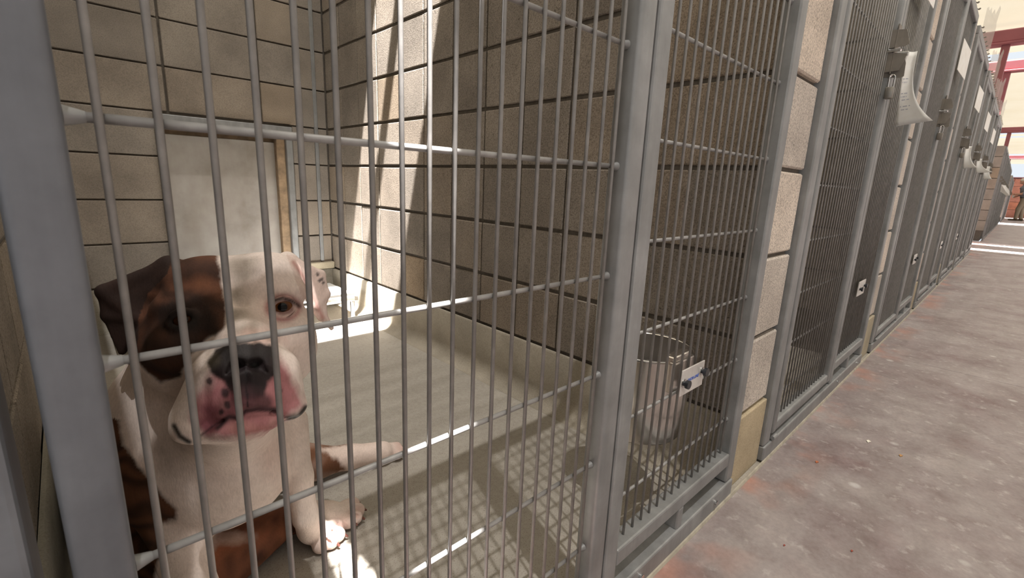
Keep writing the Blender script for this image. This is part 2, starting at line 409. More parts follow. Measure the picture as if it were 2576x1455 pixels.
# coved base of kennel 1 (right, back, left)
def cove(name, a, b, inward, h=.2, th=.012, rad=.045):
    """extruded base from a to b (floor points on the wall line)"""
    a, b = Vector((*a, 0)), Vector((*b, 0)); n = Vector((*inward, 0))
    prof = [(0, h), (th*.6, h), (th, h-.006), (th, rad+.01)]
    for i in range(1, 8):
        t = i/7*math.pi/2; prof.append((th+rad*(1-math.cos(t)), rad+.01-(rad+.0095)*math.sin(t)))
    prof += [(th+rad+.01, 0.0004), (0, 0.0004)]
    bm = bmesh.new()
    A = [bm.verts.new(a+n*p+Vector((0, 0, z))) for p, z in prof]; B = [bm.verts.new(b+n*p+Vector((0, 0, z))) for p, z in prof]
    for i in range(len(prof)): bm.faces.new((A[i], A[(i+1) % len(prof)], B[(i+1) % len(prof)], B[i]))
    bm.faces.new(A); bm.faces.new(B[::-1]); bmesh.ops.recalc_face_normals(bm, faces=bm.faces)
    me = me_from_bm(bm, name, M_COVE, True)
    try: me.set_sharp_from_angle(angle=math.radians(50))
    except Exception: pass
    o = link(name, me); tag(o, kind='structure'); return o
cove('baseboard_right', (XR, .03), (XR, YB), (-1, 0))
cove('baseboard_back', (XL, YB), (XR, YB), (0, -1), .2)
cove('baseboard_left', (XL, .03), (XL, YB), (1, 0))
lg = MB().box((DX1+.01, YB-.03, .205), (XR-.002, YB+.01, .245), .004).build('trim_2', M_BASE); tag(lg, kind='structure')

# guillotine door in the back wall
gd = empty('door_1', ((DX0+DX1)/2, YB, DZ0)); tag(gd, 'weathered pale guillotine dog door in a steel frame', kind='structure')
gd.location = (0, 0, 0)
fw = .042
MB().box((DX0, YB-.012, DZ0), (DX0+fw*.55, YB+.05, DZ1), .003).build('door_frame', M_GALV, gd)
MB().box((DX1-fw*.8, YB-.014, DZ0), (DX1, YB+.05, DZ1), .003).build('door_frame', M_GALV, gd)
MB().box((DX0, YB-.016, DZ1-.052), (DX1, YB+.05, DZ1), .003).build('door_frame', M_GALV, gd)
MB().box((DX1-fw*.8-.045, YB+.012, DZ0), (DX1-fw*.8, YB+.07, DZ1-.05), .003).build('door_channel', M_RUST, gd)
MB().box((DX0+fw*.5, YB+.05, DZ0-.02), (DX1-.04, YB+.062, DZ1-.085), .002).build('door_panel', M_PANEL, gd)
MB().box((DX0+fw*.5, YB+.07, DZ0-.02), (DX1-.03, YB+.09, DZ1), .002).build('door_backing', M_RUST, gd)
ct = MB().box((1.085, YB-.006, .25), (1.105, YB+.012, 2.2), .002).build('trim_3', M_GALV); tag(ct, 'thin vertical metal strip on the back wall', kind='structure')

# ------------------------------------------------------------------ kennel fronts
TB, TF = .020, -.015           # tube back / front in Y
WR, RR = .0025, .0031
def bar_mesh(z0, z1, r, seg): return MB().rod((0, 0, z0), (0, 0, z1), r, seg).mesh('bar', M_WIRE, True)
def rail_mesh(L, r, seg): return MB().rod((0, 0, 0), (L, 0, 0), r, seg).mesh('rail', M_RAIL_LIT, True)
ORD = ['first', 'second', 'third', 'fourth', 'fifth', 'sixth', 'seventh']
GX0, GX1 = -.026, .592         # gate (leaf) of kennel 1
PX0, PX1 = .598, 1.150         # fixed panel of kennel 1
gate_bar_me = {}; panel_bar_me = {}
def kennel_front(k):
    x = (k-1)*P; near = k <= 2; seg = 10 if k == 1 else 6
    fr = empty('kennel_fence', (x, 0, 0))
    tag(fr, ['galvanised fixed bar panel right beside the nearest block pillar, with the steel bucket',
             'second galvanised fixed bar panel down the row, under the nearest latch plates',
             'third galvanised fixed bar panel down the row from the camera',
             'fourth galvanised fixed bar panel down the row from the camera',
             'fifth galvanised fixed bar panel down the row from the camera',
             'sixth galvanised fixed bar panel down the row from the camera',
             'seventh galvanised fixed bar panel, last before the cross passage'][k-1], 'fence panel', 'kennel front frames along the row')
    def tube(name, lo, hi, bev=.004): return MB().box(lo, hi, bev, 2).build(name, M_GALV, fr)
    tube('jamb', (XL+.003, TF, .051), (-.042, TB+.012, ZT-.046)).data.materials[0] = M_GALV_SHADED if k == 1 else M_GALV
    tube('mullion', (PX0, TF, .051), (PX0+.036, TB, ZT-.046))
    tube('end_post', (PX1-.040, TF, .051), (PX1, TB, ZT-.046))
    tube('top_rail', (XL+.003, TF, ZT-.045), (PX1, TB+.02, ZT+.002))
    tube('sill', (XL+.003, TF-.004, .005), (PX1-.002, TB+.01, .050))
    tube('bottom_rail', (PX0+.036, TF, .098), (PX1-.040, TB, .132))
    tube('spacer', ((PX0+PX1)/2-.012, TF, .048), ((PX0+PX1)/2+.012, TB, .100))
    rails = [.217+.1528*i for i in range(11)]
    pb = [PX0+.049+.0298*i for i in range(16)]
    if near:
        key = seg
        if key not in panel_bar_me: panel_bar_me[key] = (bar_mesh(.130, ZT-.04, WR, seg), rail_mesh(PX1-PX0-.07, RR, seg))
        bme, rme = panel_bar_me[key]
        for X in pb: link('bar', bme, fr, (X, .003, 0))
        for z in rails: link('rail', rme, fr, (PX0+.034, .003+WR+RR-.0008, z))
    else:
        b = MB()
        for X in pb: b.rod((X, .003, .13), (X, .003, ZT-.04), WR, 5)
        for z in rails: b.rod((PX0+.034, .008, z), (PX1-.038, .008, z), RR, 5)
        o = b.build('bar_grid', M_WIRE, fr, True); o['kind'] = 'stuff'
    if near:
        for z in rails[:8]:
            for X, q in ((PX0+.036, 1), (PX1-.040, -1)): MB().rod((X, .007, z), (X+.010*q, .008, z), .0060, 16, .0034).build('weld', M_WELD, fr, True)
        for i in range(2):
            MB().rod((PX0+.12+i*.33, TF-.010, .030), (PX0+.12+i*.33, TF-.003, .030), .006, 10).build('bolt', M_CHROME, fr, True)
    b = MB()
    for i in range(9): b.rod((.0+.13*i, TF-.006, ZT+.004), (.0+.13*i, TB, ZT+.022), .0035, 5)
    for i in range(9): b.ball((.0+.13*i, TF-.006, ZT+.008), .005, 6)
    o = b.build('top_clips', M_LATCH, fr); o['kind'] = 'stuff'
    # gate leaf
    gt = empty('kennel_gate', (x, 0, 0))
    tag(gt, ['nearest barred gate, in front of the brown and white dog',
             'second barred gate, between the nearest block pillar and the padlock with the curled sheet',
             'third barred gate down the row from the camera', 'fourth barred gate down the row from the camera',
             'fifth barred gate down the row from the camera', 'sixth barred gate down the row from the camera',
             'seventh barred gate, last before the cross passage'][k-1], 'gate', 'barred kennel gates along the row')
    def gtube(name, lo, hi, bev=.006): return MB().box(lo, hi, bev, 3).build(name, M_GALV, gt, True)
    gtube('stile', (GX0, TF, .066), (GX0+.031, TB, ZT-.05)).data.materials[0] = M_GALV_SHADED if k == 1 else M_GALV
    gtube('stile', (GX1-.036, TF, .066), (GX1, TB, ZT-.05))
    gtube('gate_rail', (GX0+.029, TF+.001, .066), (GX1-.034, TB-.001, .100))
    gtube('gate_rail', (GX0+.029, TF+.001, ZT-.085), (GX1-.034, TB-.001, ZT-.05))
    grz = [.1735+.1528*i for i in range(11)]
    gb = [.0205+.0289*i for i in range(19)]
    if near:
        if seg not in gate_bar_me: gate_bar_me[seg] = (bar_mesh(.098, ZT-.08, WR, seg), rail_mesh(GX1-GX0-.063, RR, seg))
        bme, rme = gate_bar_me[seg]
        for X in gb: link('bar', bme, gt, (X, 0, 0))
        for z in grz: link('rail', rme, gt, (GX0+.028, WR+RR-.0008, z))
        for z in grz[:8]:
            for X, q in ((GX0+.031, 1), (GX1-.036, -1)): MB().rod((X, .0045, z), (X+.010*q, .005, z), .0060, 16, .0034).build('weld', M_WELD, gt, True)
    else:
        b = MB()
        for X in gb: b.rod((X, 0, .098), (X, 0, ZT-.08), WR, 5)
        for z in grz: b.rod((GX0+.028, .005, z), (GX1-.034, .005, z), RR, 5)
        o = b.build('bar_grid', M_WIRE, gt, True); o['kind'] = 'stuff'
    MB().rod((GX0-.008, TF-.004, .060), (GX0+.02, TF-.004, .060), .006, 8).build('hinge_pin', M_GALV, gt, True)
    if k >= 2: latch(k, gt)
    return fr, gt
def latch(k, gt):
    lt = empty('latch'); lt.parent = gt
    X = 2.0-P
    def pl(pts, dx, th=.004): MB().prism([(X+dx, y, z) for y, z in pts], (1, 0, 0), th).build('latch_plate', M_LATCH, lt)
    pl([(0, 1.2836), (-.0389, 1.2792), (-.0527, 1.2355), (-.0415, 1.2302), (0, 1.2283)], 0)
    pl([(0, 1.2178), (-.0519, 1.2059), (-.0399, 1.1581), (0, 1.1565)], 0)
    pl([(0, 1.215), (-.045, 1.20), (-.0513, 1.1808), (-.0531, 1.1418), (-.0455, 1.1379), (0, 1.1438)], .012)
    MB().box((X-.010, -.036, 1.2160), (X+.006, .004, 1.2245), .003).build('latch_bolt', M_CHROME, lt)
    MB().box((X-.003, TF-.004, 1.150), (X+.04, TF, 1.300), .002).build('latch_backplate', M_LATCH, lt)
fronts = [kennel_front(k) for k in range(1, NK+1)]
# padlocks
PADL = {2: 'small grey padlock hanging from the nearest latch, beside the curled sheet', 3: 'small padlock under the second latch down the row, with no sheet below it',
        4: 'tiny padlock under the third latch down the row', 5: 'tiny padlock under the fourth latch down the row', 6: 'tiny padlock under the fifth latch down the row'}
for k in PADL:
    x = (k-1)*P + 2.0-P
    pl = empty('padlock', (x, -.026, 1.0735)); tag(pl, PADL[k], 'padlock', 'padlocks hanging on the gate latches')
    MB().box((-.013, -.011, 0), (.013, .011, .036), .004, 2).build('lock_body', M_LATCH if k != 2 else mat_metal('lock_steel', (.30, .28, .25), .4, .7), pl, True)
    b = MB(); n = 8
    for sx in (-1, 1): b.rod((0, .007*sx, .034), (0, .007*sx, .066), .0028, 8)
    for i in range(n):
        a0, a1 = math.pi*i/n, math.pi*(i+1)/n
        b.rod((0, .007*math.cos(a0), .066+.007*math.sin(a0)), (0, .007*math.cos(a1), .066+.007*math.sin(a1)), .0028, 8)
    b.build('shackle', M_CHROME, pl, True)

# ------------------------------------------------------------------ sheets, cards
def sheet(name, k, label, cat, group, y0, y1, z0, z1, curl, xoff=.07, txt=True):
    X = (k-1)*P + 2.05-P + xoff
    nu, nv = 8, 14; bm = bmesh.new(); V = []
    for j in range(nv+1):
        t = j/nv; row = []
        for i in range(nu+1):
            s = i/nu
            out = (curl*(t**3))*(s**1.1)
            y = y0+(y1-y0)*s - out - .012*t*t
            z = z1+(z0-z1)*t + out*.10
            xx = X + .020*math.sin(s*2.4)*(1-t) - .05*t*t*s
            row.append(bm.verts.new((xx, y, z)))
        V.append(row)
    for j in range(nv):
        for i in range(nu): bm.faces.new((V[j][i], V[j][i+1], V[j+1][i+1], V[j+1][i]))
    P3 = lambda s, t: (lambda a: a)(V[int(t*nv)][int(s*nu)].co.copy())
    marks = []
    if txt:
        for t0, n in ((.36, 2), (.56, 3), (.74, 2)):
            for l in range(n):
                t = t0+l*.045
                j = int(t*nv); f = t*nv-j
                a = V[j][1].co.lerp(V[j+1][1].co, f); b_ = V[j][5 - (l % 2)].co.lerp(V[j+1][5-(l % 2)].co, f)
                marks.append((a, b_))
    sol = bm
    me = me_from_bm(sol, name, M_PAPER, True); o = link(name, me)
    md = o.modifiers.new('thick', 'SOLIDIFY'); md.thickness = .0005
    tag(o, label, cat, group)
    MB().box((X-.003, -.036, z1-.014), (X+.012, .0003, z1+.001), .002).build('clip', M_CHROME, o)
    if marks:
        m = MB()
        for a, b_ in marks:
            nseg = 7
            for q in range(nseg):
                if (q*5+int(a.z*997)) % 4 == 0: continue
                p = a.lerp(b_, q/nseg); r = a.lerp(b_, (q+.8)/nseg)
                d = Vector((-.0012, 0, 0))
                m.prism([p+d+Vector((0, 0, .0013)), r+d+Vector((0, 0, .0013)), r+d-Vector((0, 0, .0013)), p+d-Vector((0, 0, .0013))], (1, 0, 0), .0004)
        t_ = m.build('printed_lines', M_INK, o); t_['kind'] = 'stuff'
    return o
SG = 'curling sheets clipped by the gate latches'
sheet('paper_sheet', 2, 'large curled white sheet with printed lines hanging beside the nearest padlock', 'paper', SG, -.030, -.056, 1.0, 1.24, .075)
sheet('paper_sheet', 4, 'white sheet curling out below the third latch down the row', 'paper', SG, -.030, -.062, 1.0, 1.165, .05, .05, False)
sheet('paper_sheet', 5, 'white sheet with a pointed curled corner below the fourth latch down the row', 'paper', SG, -.030, -.062, 1.03, 1.165, .09, .05, False)
sheet('paper_sheet', 6, 'flat white sheet below the fifth latch down the row', 'paper', SG, -.030, -.075, 1.02, 1.17, .03, .05, False)
CG = 'white cards fixed high on the kennel fronts'
CL = {2: 'white card cut off by the top of the photo, on the second kennel front', 3: 'pointed white card high on the third kennel front',
      4: 'white card high on the fourth kennel front', 5: 'white card high on the fifth kennel front', 6: 'bluish white card high on the sixth kennel front'}
for k in CL:
    x = (k-1)*P
    cdo = MB().prism([(x+.665, TF-.006, 1.60), (x+.925, TF-.022, 1.585), (x+.925, TF-.022, 1.435), (x+.665, TF-.006, 1.447)], (0.05, 1, 0), .002).build('notice_card', M_PAPER)
    tag(cdo, CL[k], 'card', CG)

# ------------------------------------------------------------------ bucket clamps and bucket
CLL = {1: 'pale metal clamp plate with two black knobs holding the steel bucket', 2: 'pale bucket clamp plate low on the second kennel front',
       3: 'small white clamp plate low on the third kennel front', 4: 'small white clamp plate low on the fourth kennel front', 5: 'tiny white clamp plate low on the fifth kennel front'}
for k in CLL:
    x = (k-1)*P
    cl = empty('bucket_clamp', (x+.85, 0, .40)); tag(cl, CLL[k], 'clamp', 'bucket clamps on the panels')
    w2 = .046; zz = .0265; yf = -.012
    if k > 1: w2 = .06; zz = .03
    MB().box((-w2, yf, -zz), (w2, yf+.003, zz), .0012, 2).build('plate', M_PLATE, cl)
    for kx, kz in ((-.038, .0), (.036, .006)):
        b = MB(); b.rod((kx, yf, kz), (kx, yf-.006, kz), .005, 14); b.rod((kx, yf-.006, kz), (kx, yf-.012, kz), .0085, 18)
        b.build('knob', M_KNOB, cl, True)
        MB().rod((kx, yf-.0002, kz), (kx, yf-.0015, kz), .009, 16).build('washer', M_CHROME, cl, True)
    if k == 1:
        MB().box((-.036, .0118, -.033), (.052, .025, .030), .004, 2).build('back_plate', M_STEEL, cl)
        MB().box((-.004, .026, -.044), (.060, .046, .034), .004, 2).build('hanger_plate', M_STEEL, cl)
        MB().box((-.030, .016, .030), (.040, .031, .040), .002).build('hook', M_STEEL, cl)
        tc = bpy.data.curves.new('lettering', 'FONT'); tc.body = 'SHOR-LINE'; tc.size = .0092; tc.extrude = .0002; tc.align_x = 'CENTER'; tc.shear = .25; tc.offset = .00006
        to = bpy.data.objects.new('lettering', tc); COL.objects.link(to)
        dg = bpy.context.evaluated_depsgraph_get(); tme = bpy.data.meshes.new_from_object(to.evaluated_get(dg)); bpy.data.objects.remove(to)
        tme.materials.clear(); tme.materials.append(M_BLUE)
        t = link('lettering', tme, cl, (.000, yf-.0004, -.002)); t.rotation_euler = (math.pi/2, 0, 0); t['label'] = 'blue printed lettering'
BX, BY, BZ0, BZ1 = .958, .154, .190, .394
bk = empty('steel_bucket', (BX, BY, BZ0)); tag(bk, 'shiny stainless steel bucket hung inside the nearest fixed panel', 'bucket')
RB = .107
prof = [(.001, BZ0), (RB*.86, BZ0), (RB*.90, BZ0+.006), (RB*.97, BZ0+.10), (RB, BZ1-.004), (RB+.003, BZ1), (RB, BZ1+.003), (RB-.003, BZ1), (RB*.97-.003, BZ0+.1), (RB*.88, BZ0+.010), (.001, BZ0+.008)]
o = MB().lathe([(r, z-BZ0) for r, z in prof], (0, 0), 56).build('body', M_STEEL, bk, True)
b = MB(); n = 48
for i in range(n):
    a0, a1 = 2*math.pi*i/n, 2*math.pi*(i+1)/n
    b.rod(((RB+.001)*math.cos(a0), (RB+.001)*math.sin(a0), BZ1-BZ0+.001), ((RB+.001)*math.cos(a1), (RB+.001)*math.sin(a1), BZ1-BZ0+.001), .0028, 6, None, False)
b.build('rim', M_CHROME, bk, True)
wt = MB().rod((BX, BY, BZ1-.075), (BX, BY, BZ1-.070), RB*.955, 48).build('water', M_WATER); tag(wt, 'water standing in the steel bucket', 'water', kind='stuff')

# ------------------------------------------------------------------ dog cot
cx0, cx1, cy0, cy1, cz = .07, 1.105, 1.985, YB-.075, .095
co = empty('dog_cot', ((cx0+cx1)/2, (cy0+cy1)/2, 0)); tag(co, 'low white raised dog cot at the back of the kennel, behind the dog', 'dog bed')
co.location = (0, 0, 0)
for nm, a, b2 in (('cot_rail', (cx0, cy0, cz), (cx1, cy0+.028, cz+.028)), ('cot_rail', (cx0, cy1-.028, cz), (cx1, cy1, cz+.028)),
                  ('cot_rail', (cx0, cy0, cz), (cx0+.028, cy1, cz+.028)), ('cot_rail', (cx1-.028, cy0, cz), (cx1, cy1, cz+.028))):
    MB().box(a, b2, .006, 2).build(nm, M_CHROME, co, True)
MB().box((cx0+.004, cy0+.003, cz+.024), (cx1-.004, cy1-.003, cz+.033), .004, 2).build('cot_sheet', M_COTF, co, True)
for X in (cx0+.02, cx1-.03):
    for Y in (cy0+.015, cy1-.015): MB().rod((X, Y, 0), (X, Y, cz), .012, 12).build('leg', M_CHROME, co, True)

# ------------------------------------------------------------------ signed-distance modelling
class Field:
    def __init__(s, xs, ys, zs):
        s.a = [np.asarray(v, np.float32) for v in (xs, ys, zs)]
        s.v = np.full([len(v) for v in s.a], 1., np.float32)
    def sub(s, lo, hi):
        return tuple(slice(max(0, np.searchsorted(a, l)-1), np.searchsorted(a, h)+1) for a, l, h in zip(s.a, lo, hi))
    def apply(s, f, lo, hi, k, op='u'):
        m = k+.025
        sl = s.sub(np.array(lo)-m, np.array(hi)+m)
        X, Y, Z = (s.a[0][sl[0]][:, None, None], s.a[1][sl[1]][None, :, None], s.a[2][sl[2]][None, None, :])
        d = f(X, Y, Z).astype(np.float32); c = s.v[sl]
        if op == 'u':
            h = np.maximum(k-np.abs(d-c), 0)/k; s.v[sl] = np.minimum(d, c) - h*h*k*.25
        else:
            h = np.maximum(k-np.abs(-d-c), 0)/k; s.v[sl] = np.maximum(-d, c) + h*h*k*.25
    def cone(s, a, b, r1, r2, k=.02, op='u'):
        a, b = np.array(a, float), np.array(b, float); ba = b-a; L2 = max(ba @ ba, 1e-9)
        def f(X, Y, Z):
            px, py, pz = X-a[0], Y-a[1], Z-a[2]
            h = np.clip((px*ba[0]+py*ba[1]+pz*ba[2])/L2, 0, 1)
            return np.sqrt((px-h*ba[0])**2+(py-h*ba[1])**2+(pz-h*ba[2])**2) - (r1+(r2-r1)*h)
        R = max(r1, r2); s.apply(f, np.minimum(a, b)-R, np.maximum(a, b)+R, k, op)
    def chain(s, pts, k=.02, op='u'):
        for (a, r1), (b, r2) in zip(pts, pts[1:]): s.cone(a, b, r1, r2, k, op)
    def ell(s, c, r, Mx=None, k=.02, op='u'):
        c = np.array(c, float); r = np.array(r if hasattr(r, '__len__') else [r]*3, float); Mx = np.eye(3) if Mx is None else Mx
        def f(X, Y, Z):
            px, py, pz = X-c[0], Y-c[1], Z-c[2]
            q = [px*Mx[i][0]+py*Mx[i][1]+pz*Mx[i][2] for i in range(3)]
            k0 = np.sqrt(sum((q[i]/r[i])**2 for i in range(3))); k1 = np.sqrt(sum((q[i]/r[i]**2)**2 for i in range(3)))
            return k0*(k0-1)/np.maximum(k1, 1e-6)
        R = r.max(); s.apply(f, c-R, c+R, k, op)
    def tri(s, A, B, Cc, th, k=.008):
        A, B, Cc = (np.array(v, float) for v in (A, B, Cc))
        n = np.cross(B-A, Cc-A); n /= np.linalg.norm(n)
        def f(X, Y, Z):
            p = [X, Y, Z]
            def edge(a, b):
                e = b-a; d = [p[i]-a[i] for i in range(3)]
                h = np.clip(sum(d[i]*e[i] for i in range(3))/(e @ e), 0, 1)
                return sum((d[i]-h*e[i])**2 for i in range(3))
            dmin = np.minimum(np.minimum(edge(A, B), edge(B, Cc)), edge(Cc, A))
            ins = True
            for a, b in ((A, B), (B, Cc), (Cc, A)):
                m = np.cross(b-a, n); ins = ins & (sum((p[i]-a[i])*m[i] for i in range(3)) <= 0)
            pl = sum((p[i]-A[i])*n[i] for i in range(3))**2
            return np.sqrt(np.where(ins, pl, dmin)) - th
        P_ = np.stack([A, B, Cc]); s.apply(f, P_.min(0)-th, P_.max(0)+th, k)
    def mesh(s, name):
        v = s.v; ins = v < 0
        c = np.zeros([n-1 for n in v.shape], np.uint8)
        for i in (0, 1):
            for j in (0, 1):
                for k in (0, 1):
                    c += ins[i:v.shape[0]-1+i, j:v.shape[1]-1+j, k:v.shape[2]-1+k]
        act = (c > 0) & (c < 8); I = np.argwhere(act)
        idx = np.full(act.shape, -1, np.int64); idx[act] = np.arange(len(I))
        acc = np.zeros((len(I), 3)); cnt = np.zeros(len(I))
        corners = [(i, j, k) for i in (0, 1) for j in (0, 1) for k in (0, 1)]
        ax = s.a
        for a in corners:
            for d in range(3):
                if a[d]: continue
                b = list(a); b[d] = 1
                va = v[I[:, 0]+a[0], I[:, 1]+a[1], I[:, 2]+a[2]]; vb = v[I[:, 0]+b[0], I[:, 1]+b[1], I[:, 2]+b[2]]
                m = (va < 0) != (vb < 0); t = va/(va-vb+1e-12)
                for q in range(3):
                    pa = ax[q][I[:, q]+a[q]]; pb = ax[q][I[:, q]+b[q]]
                    acc[:, q] += np.where(m, pa+(pb-pa)*t, 0)
                cnt += m
        V = acc/np.maximum(cnt, 1)[:, None]
        quads = []
        for d in range(3):
            e1, e2 = [q for q in range(3) if q != d]
            sa = [slice(None)]*3; sb = [slice(None)]*3; sa[d] = slice(0, -1); sb[d] = slice(1, None)
            A, B = ins[tuple(sa)], ins[tuple(sb)]
            E = np.argwhere(A != B)
            ok = (E[:, e1] > 0) & (E[:, e2] > 0) & (E[:, e1] < v.shape[e1]-1) & (E[:, e2] < v.shape[e2]-1); E = E[ok]
            flip = A[E[:, 0], E[:, 1], E[:, 2]]
            def cell(o1, o2):
                F_ = E.copy(); F_[:, e1] += o1; F_[:, e2] += o2; return idx[F_[:, 0], F_[:, 1], F_[:, 2]]
            Q = np.stack([cell(-1, -1), cell(0, -1), cell(0, 0), cell(-1, 0)], 1)
            if d == 1: flip = ~flip
            Q[~flip] = Q[~flip][:, ::-1]; quads.append(Q)
        Q = np.concatenate(quads)
        me = bpy.data.meshes.new(name)
        me.vertices.add(len(V)); me.vertices.foreach_set('co', V.astype(np.float32).ravel())
        me.loops.add(Q.size); me.loops.foreach_set('vertex_index', Q.astype(np.int32).ravel())
        me.polygons.add(len(Q)); me.polygons.foreach_set('loop_start', np.arange(0, Q.size, 4, dtype=np.int32))
        me.polygons.foreach_set('loop_total', np.full(len(Q), 4, np.int32))
        me.polygons.foreach_set('use_smooth', np.ones(len(Q), bool))
        me.update(); me.validate(); return me, V
def axis(lo, hi, f0, f1, fine, coarse):
    return np.concatenate([np.arange(lo, f0, coarse), np.arange(f0, f1, fine), np.arange(f1, hi, coarse)])
def inpoly(p, poly):
    x, y = p[:, 0], p[:, 1]; r = np.zeros(len(p), bool); n = len(poly)
    for i in range(n):
        x0, y0 = poly[i]; x1, y1 = poly[(i+1) % n]
        if y0 == y1: continue
        c = (y0 > y) != (y1 > y); r ^= c & (x < (x1-x0)*(y-y0)/(y1-y0)+x0)
    return r
def segd(p, pl):
    d = np.full(len(p), 1e9)
    for a, b in zip(pl, pl[1:]):
        a, b = np.array(a, float), np.array(b, float); e = b-a
        h = np.clip(((p-a) @ e)/max(e @ e, 1e-9), 0, 1); d = np.minimum(d, np.linalg.norm(p-a-h[:, None]*e, axis=1))
    return d
def set_attr(me, col, wet=None):
    a = me.color_attributes.new('coat', 'FLOAT_COLOR', 'POINT')
    a.data.foreach_set('color', np.concatenate([col, np.ones((len(col), 1))], 1).astype(np.float32).ravel())
    if wet is not None:
        b = me.attributes.new('wet', 'FLOAT', 'POINT'); b.data.foreach_set('value', wet.astype(np.float32))
def vnoise(V, f, seed=0):
    r = np.random.default_rng(seed); o = np.zeros(len(V))
    for i in range(7):
        k = r.normal(size=3)*f*(.6+.25*i); o += np.sin(V @ k + r.uniform(0, 6.28))/(1+.25*i)
    return o/3

# ------------------------------------------------------------------ dog
def A(px, py, d): return at(px, py, d)
HC = A(590, 860, .86)
hf = CAM-HC; hf /= np.linalg.norm(hf)
hu = np.array([0, 0, 1.]); hu -= hf*(hu @ hf); hu /= np.linalg.norm(hu); hr = np.cross(hu, hf)
HM = np.stack([hr, hu, hf])
F = Field(axis(-.10, .66, .025, .33, .0026, .0048), axis(.20, 1.0, .22, .52, .0026, .0048), axis(-.01, .66, .385, .655, .0026, .0044))
# trunk
F.cone(A(520, 1110, 1.10), (.05, .84, .17), .118, .122, .03)
F.ell((.01, .80, .13), (.085, .11, .115), None, .03); F.ell((.165, .80, .12), (.085, .10, .10), None, .03)
F.ell(A(555, 1165, 1.04), (.122, .115, .10), HM, .03)
F.cone(A(575, 900, .985), A(540, 1110, 1.04), .088, .112, .03)
F.cone(A(385, 1010, 1.06), A(405, 1215, 1.06), .060, .066, .035)
F.cone(A(470, 900, .99), A(420, 1110, 1.06), .075, .088, .05)
# fore legs
F.chain([(A(708, 1075, 1.06), .050), (A(750, 1200, 1.05), .0255), (onZ((769, 1300), .10), .0225), (onZ((780, 1326), .05), .027)], .012)
F.chain([(A(425, 1200, 1.05), .062), (A(440, 1300, 1.06), .043), ((.072, .405, .09), .033), ((.085, .385, .04), .038)], .02)
# hind leg on the near side, lying under the chest
F.chain([((.03, .72, .13), .09), ((.095, .475, .058), .055), ((.262, .552, .046), .033), ((.330, .522, .034), .031)], .006)
# far hind leg stretched out to the right
p0, p1, p2 = onZ((790, 1165), .055), onZ((880, 1150), .045), onZ((960, 1138), .034)
F.chain([((.19, .80, .12), .08), (p0, .040), (p1, .029), (p2, .028)], .018)
def paw(toes, ctr, rc, rt=.0165):
    F.ell(ctr, np.array(rc)*.86, None, .012)
    for t in toes: F.cone(np.array(ctr)*.45+np.array(t)*.55+np.array([0, 0, .006]), t, rt*.9, rt, .003)
TO = {}
TO['front'] = [onZ(p, .017) for p in ((806, 1372), (832, 1362), (849, 1346), (846, 1326))]
PWC = onZ((792, 1336), .034)
TO['left'] = [np.array(q) for q in ((.06, .345, .018), (.085, .338, .019), (.108, .346, .018))]
TO['hind'] = [onZ(p, .019) for p in ((876, 1312), (893, 1302), (899, 1285), (888, 1270))]
TO['far'] = [onZ(p, .020) for p in ((1000, 1143), (1003, 1134), (998, 1126))]
paw(TO['front'], PWC, (.034, .030, .029)); paw(TO['left'], (.085, .375, .034), (.036, .036, .030))
paw(TO['hind'], (.345, .517, .030), (.036, .032, .028)); paw(TO['far'], onZ((965, 1137), .030), (.034, .028, .025), .015)
for n_, c in (('front', PWC), ('hind', (.345, .517, .030))):
    T = TO[n_]
    for a, b in zip(T, T[1:]):
        m = (a+b)/2; q = np.array(c); e = m+(m-q)*.4
        F.cone(q*.25+m*.75+np.array([0, 0, .014]), e+np.array([0, 0, .01]), .0032, .0045, .005, 's')
# head
F.ell(A(585, 782, .895), (.092, .084, .085), HM, .02)
F.ell(A(510, 705, .865), (.050, .035, .04), HM, .03); F.ell(A(672, 690, .86), (.052, .036, .04), HM, .03)
F.ell(A(425, 880, .89), (.043, .066, .058), HM, .03); F.ell(A(722, 860, .88), (.047, .072, .058), HM, .03)
F.ell(A(585, 865, .845), (.085, .062, .055), HM, .03)
F.ell(A(462, 772, .842), (.038, .020, .024), HM, .03); F.ell(A(705, 738, .838), (.040, .018, .024), HM, .03)
F.ell(A(462, 868, .825), (.040, .030, .026), HM, .025); F.ell(A(712, 838, .82), (.042, .032, .026), HM, .025)
F.cone(A(597, 815, .81), A(622, 895, .755), .034, .036, .03)
F.ell(A(620, 975, .775), (.060, .056, .055), HM, .025)
F.cone(A(545, 950, .775), A(495, 1052, .79), .033, .032, .02); F.cone(A(697, 935, .77), A(716, 1008, .78), .031, .028, .02)
F.ell(A(498, 1078, .79), (.030, .018, .028), HM, .01); F.ell(A(722, 1028, .78), (.026, .016, .025), HM, .01)
F.cone(A(600, 1030, .83), A(565, 1060, .95), .055, .078, .03)
F.ell(A(610, 1066, .778), (.050, .022, .036), HM, .010)
F.ell(A(619, 915, .738), (.037, .027, .024), HM, .006); F.ell(A(580, 928, .738), (.016, .014, .020), HM, .006); F.ell(A(660, 924, .738), (.016, .014, .020), HM, .006)
F.cone(A(616, 945, .732), A(622, 1000, .735), .018, .012, .012)
# skin folds
for a, b, r in (((560, 690), (600, 770), .004), ((640, 690), (615, 760), .004), ((655, 790), (640, 850), .004), ((535, 800), (560, 860), .004), ((470, 1000), (455, 1060), .005), ((770, 880), (775, 960), .004)):
    F.cone(A(*a, .812), A(*b, .795), r, r, .012, 's')
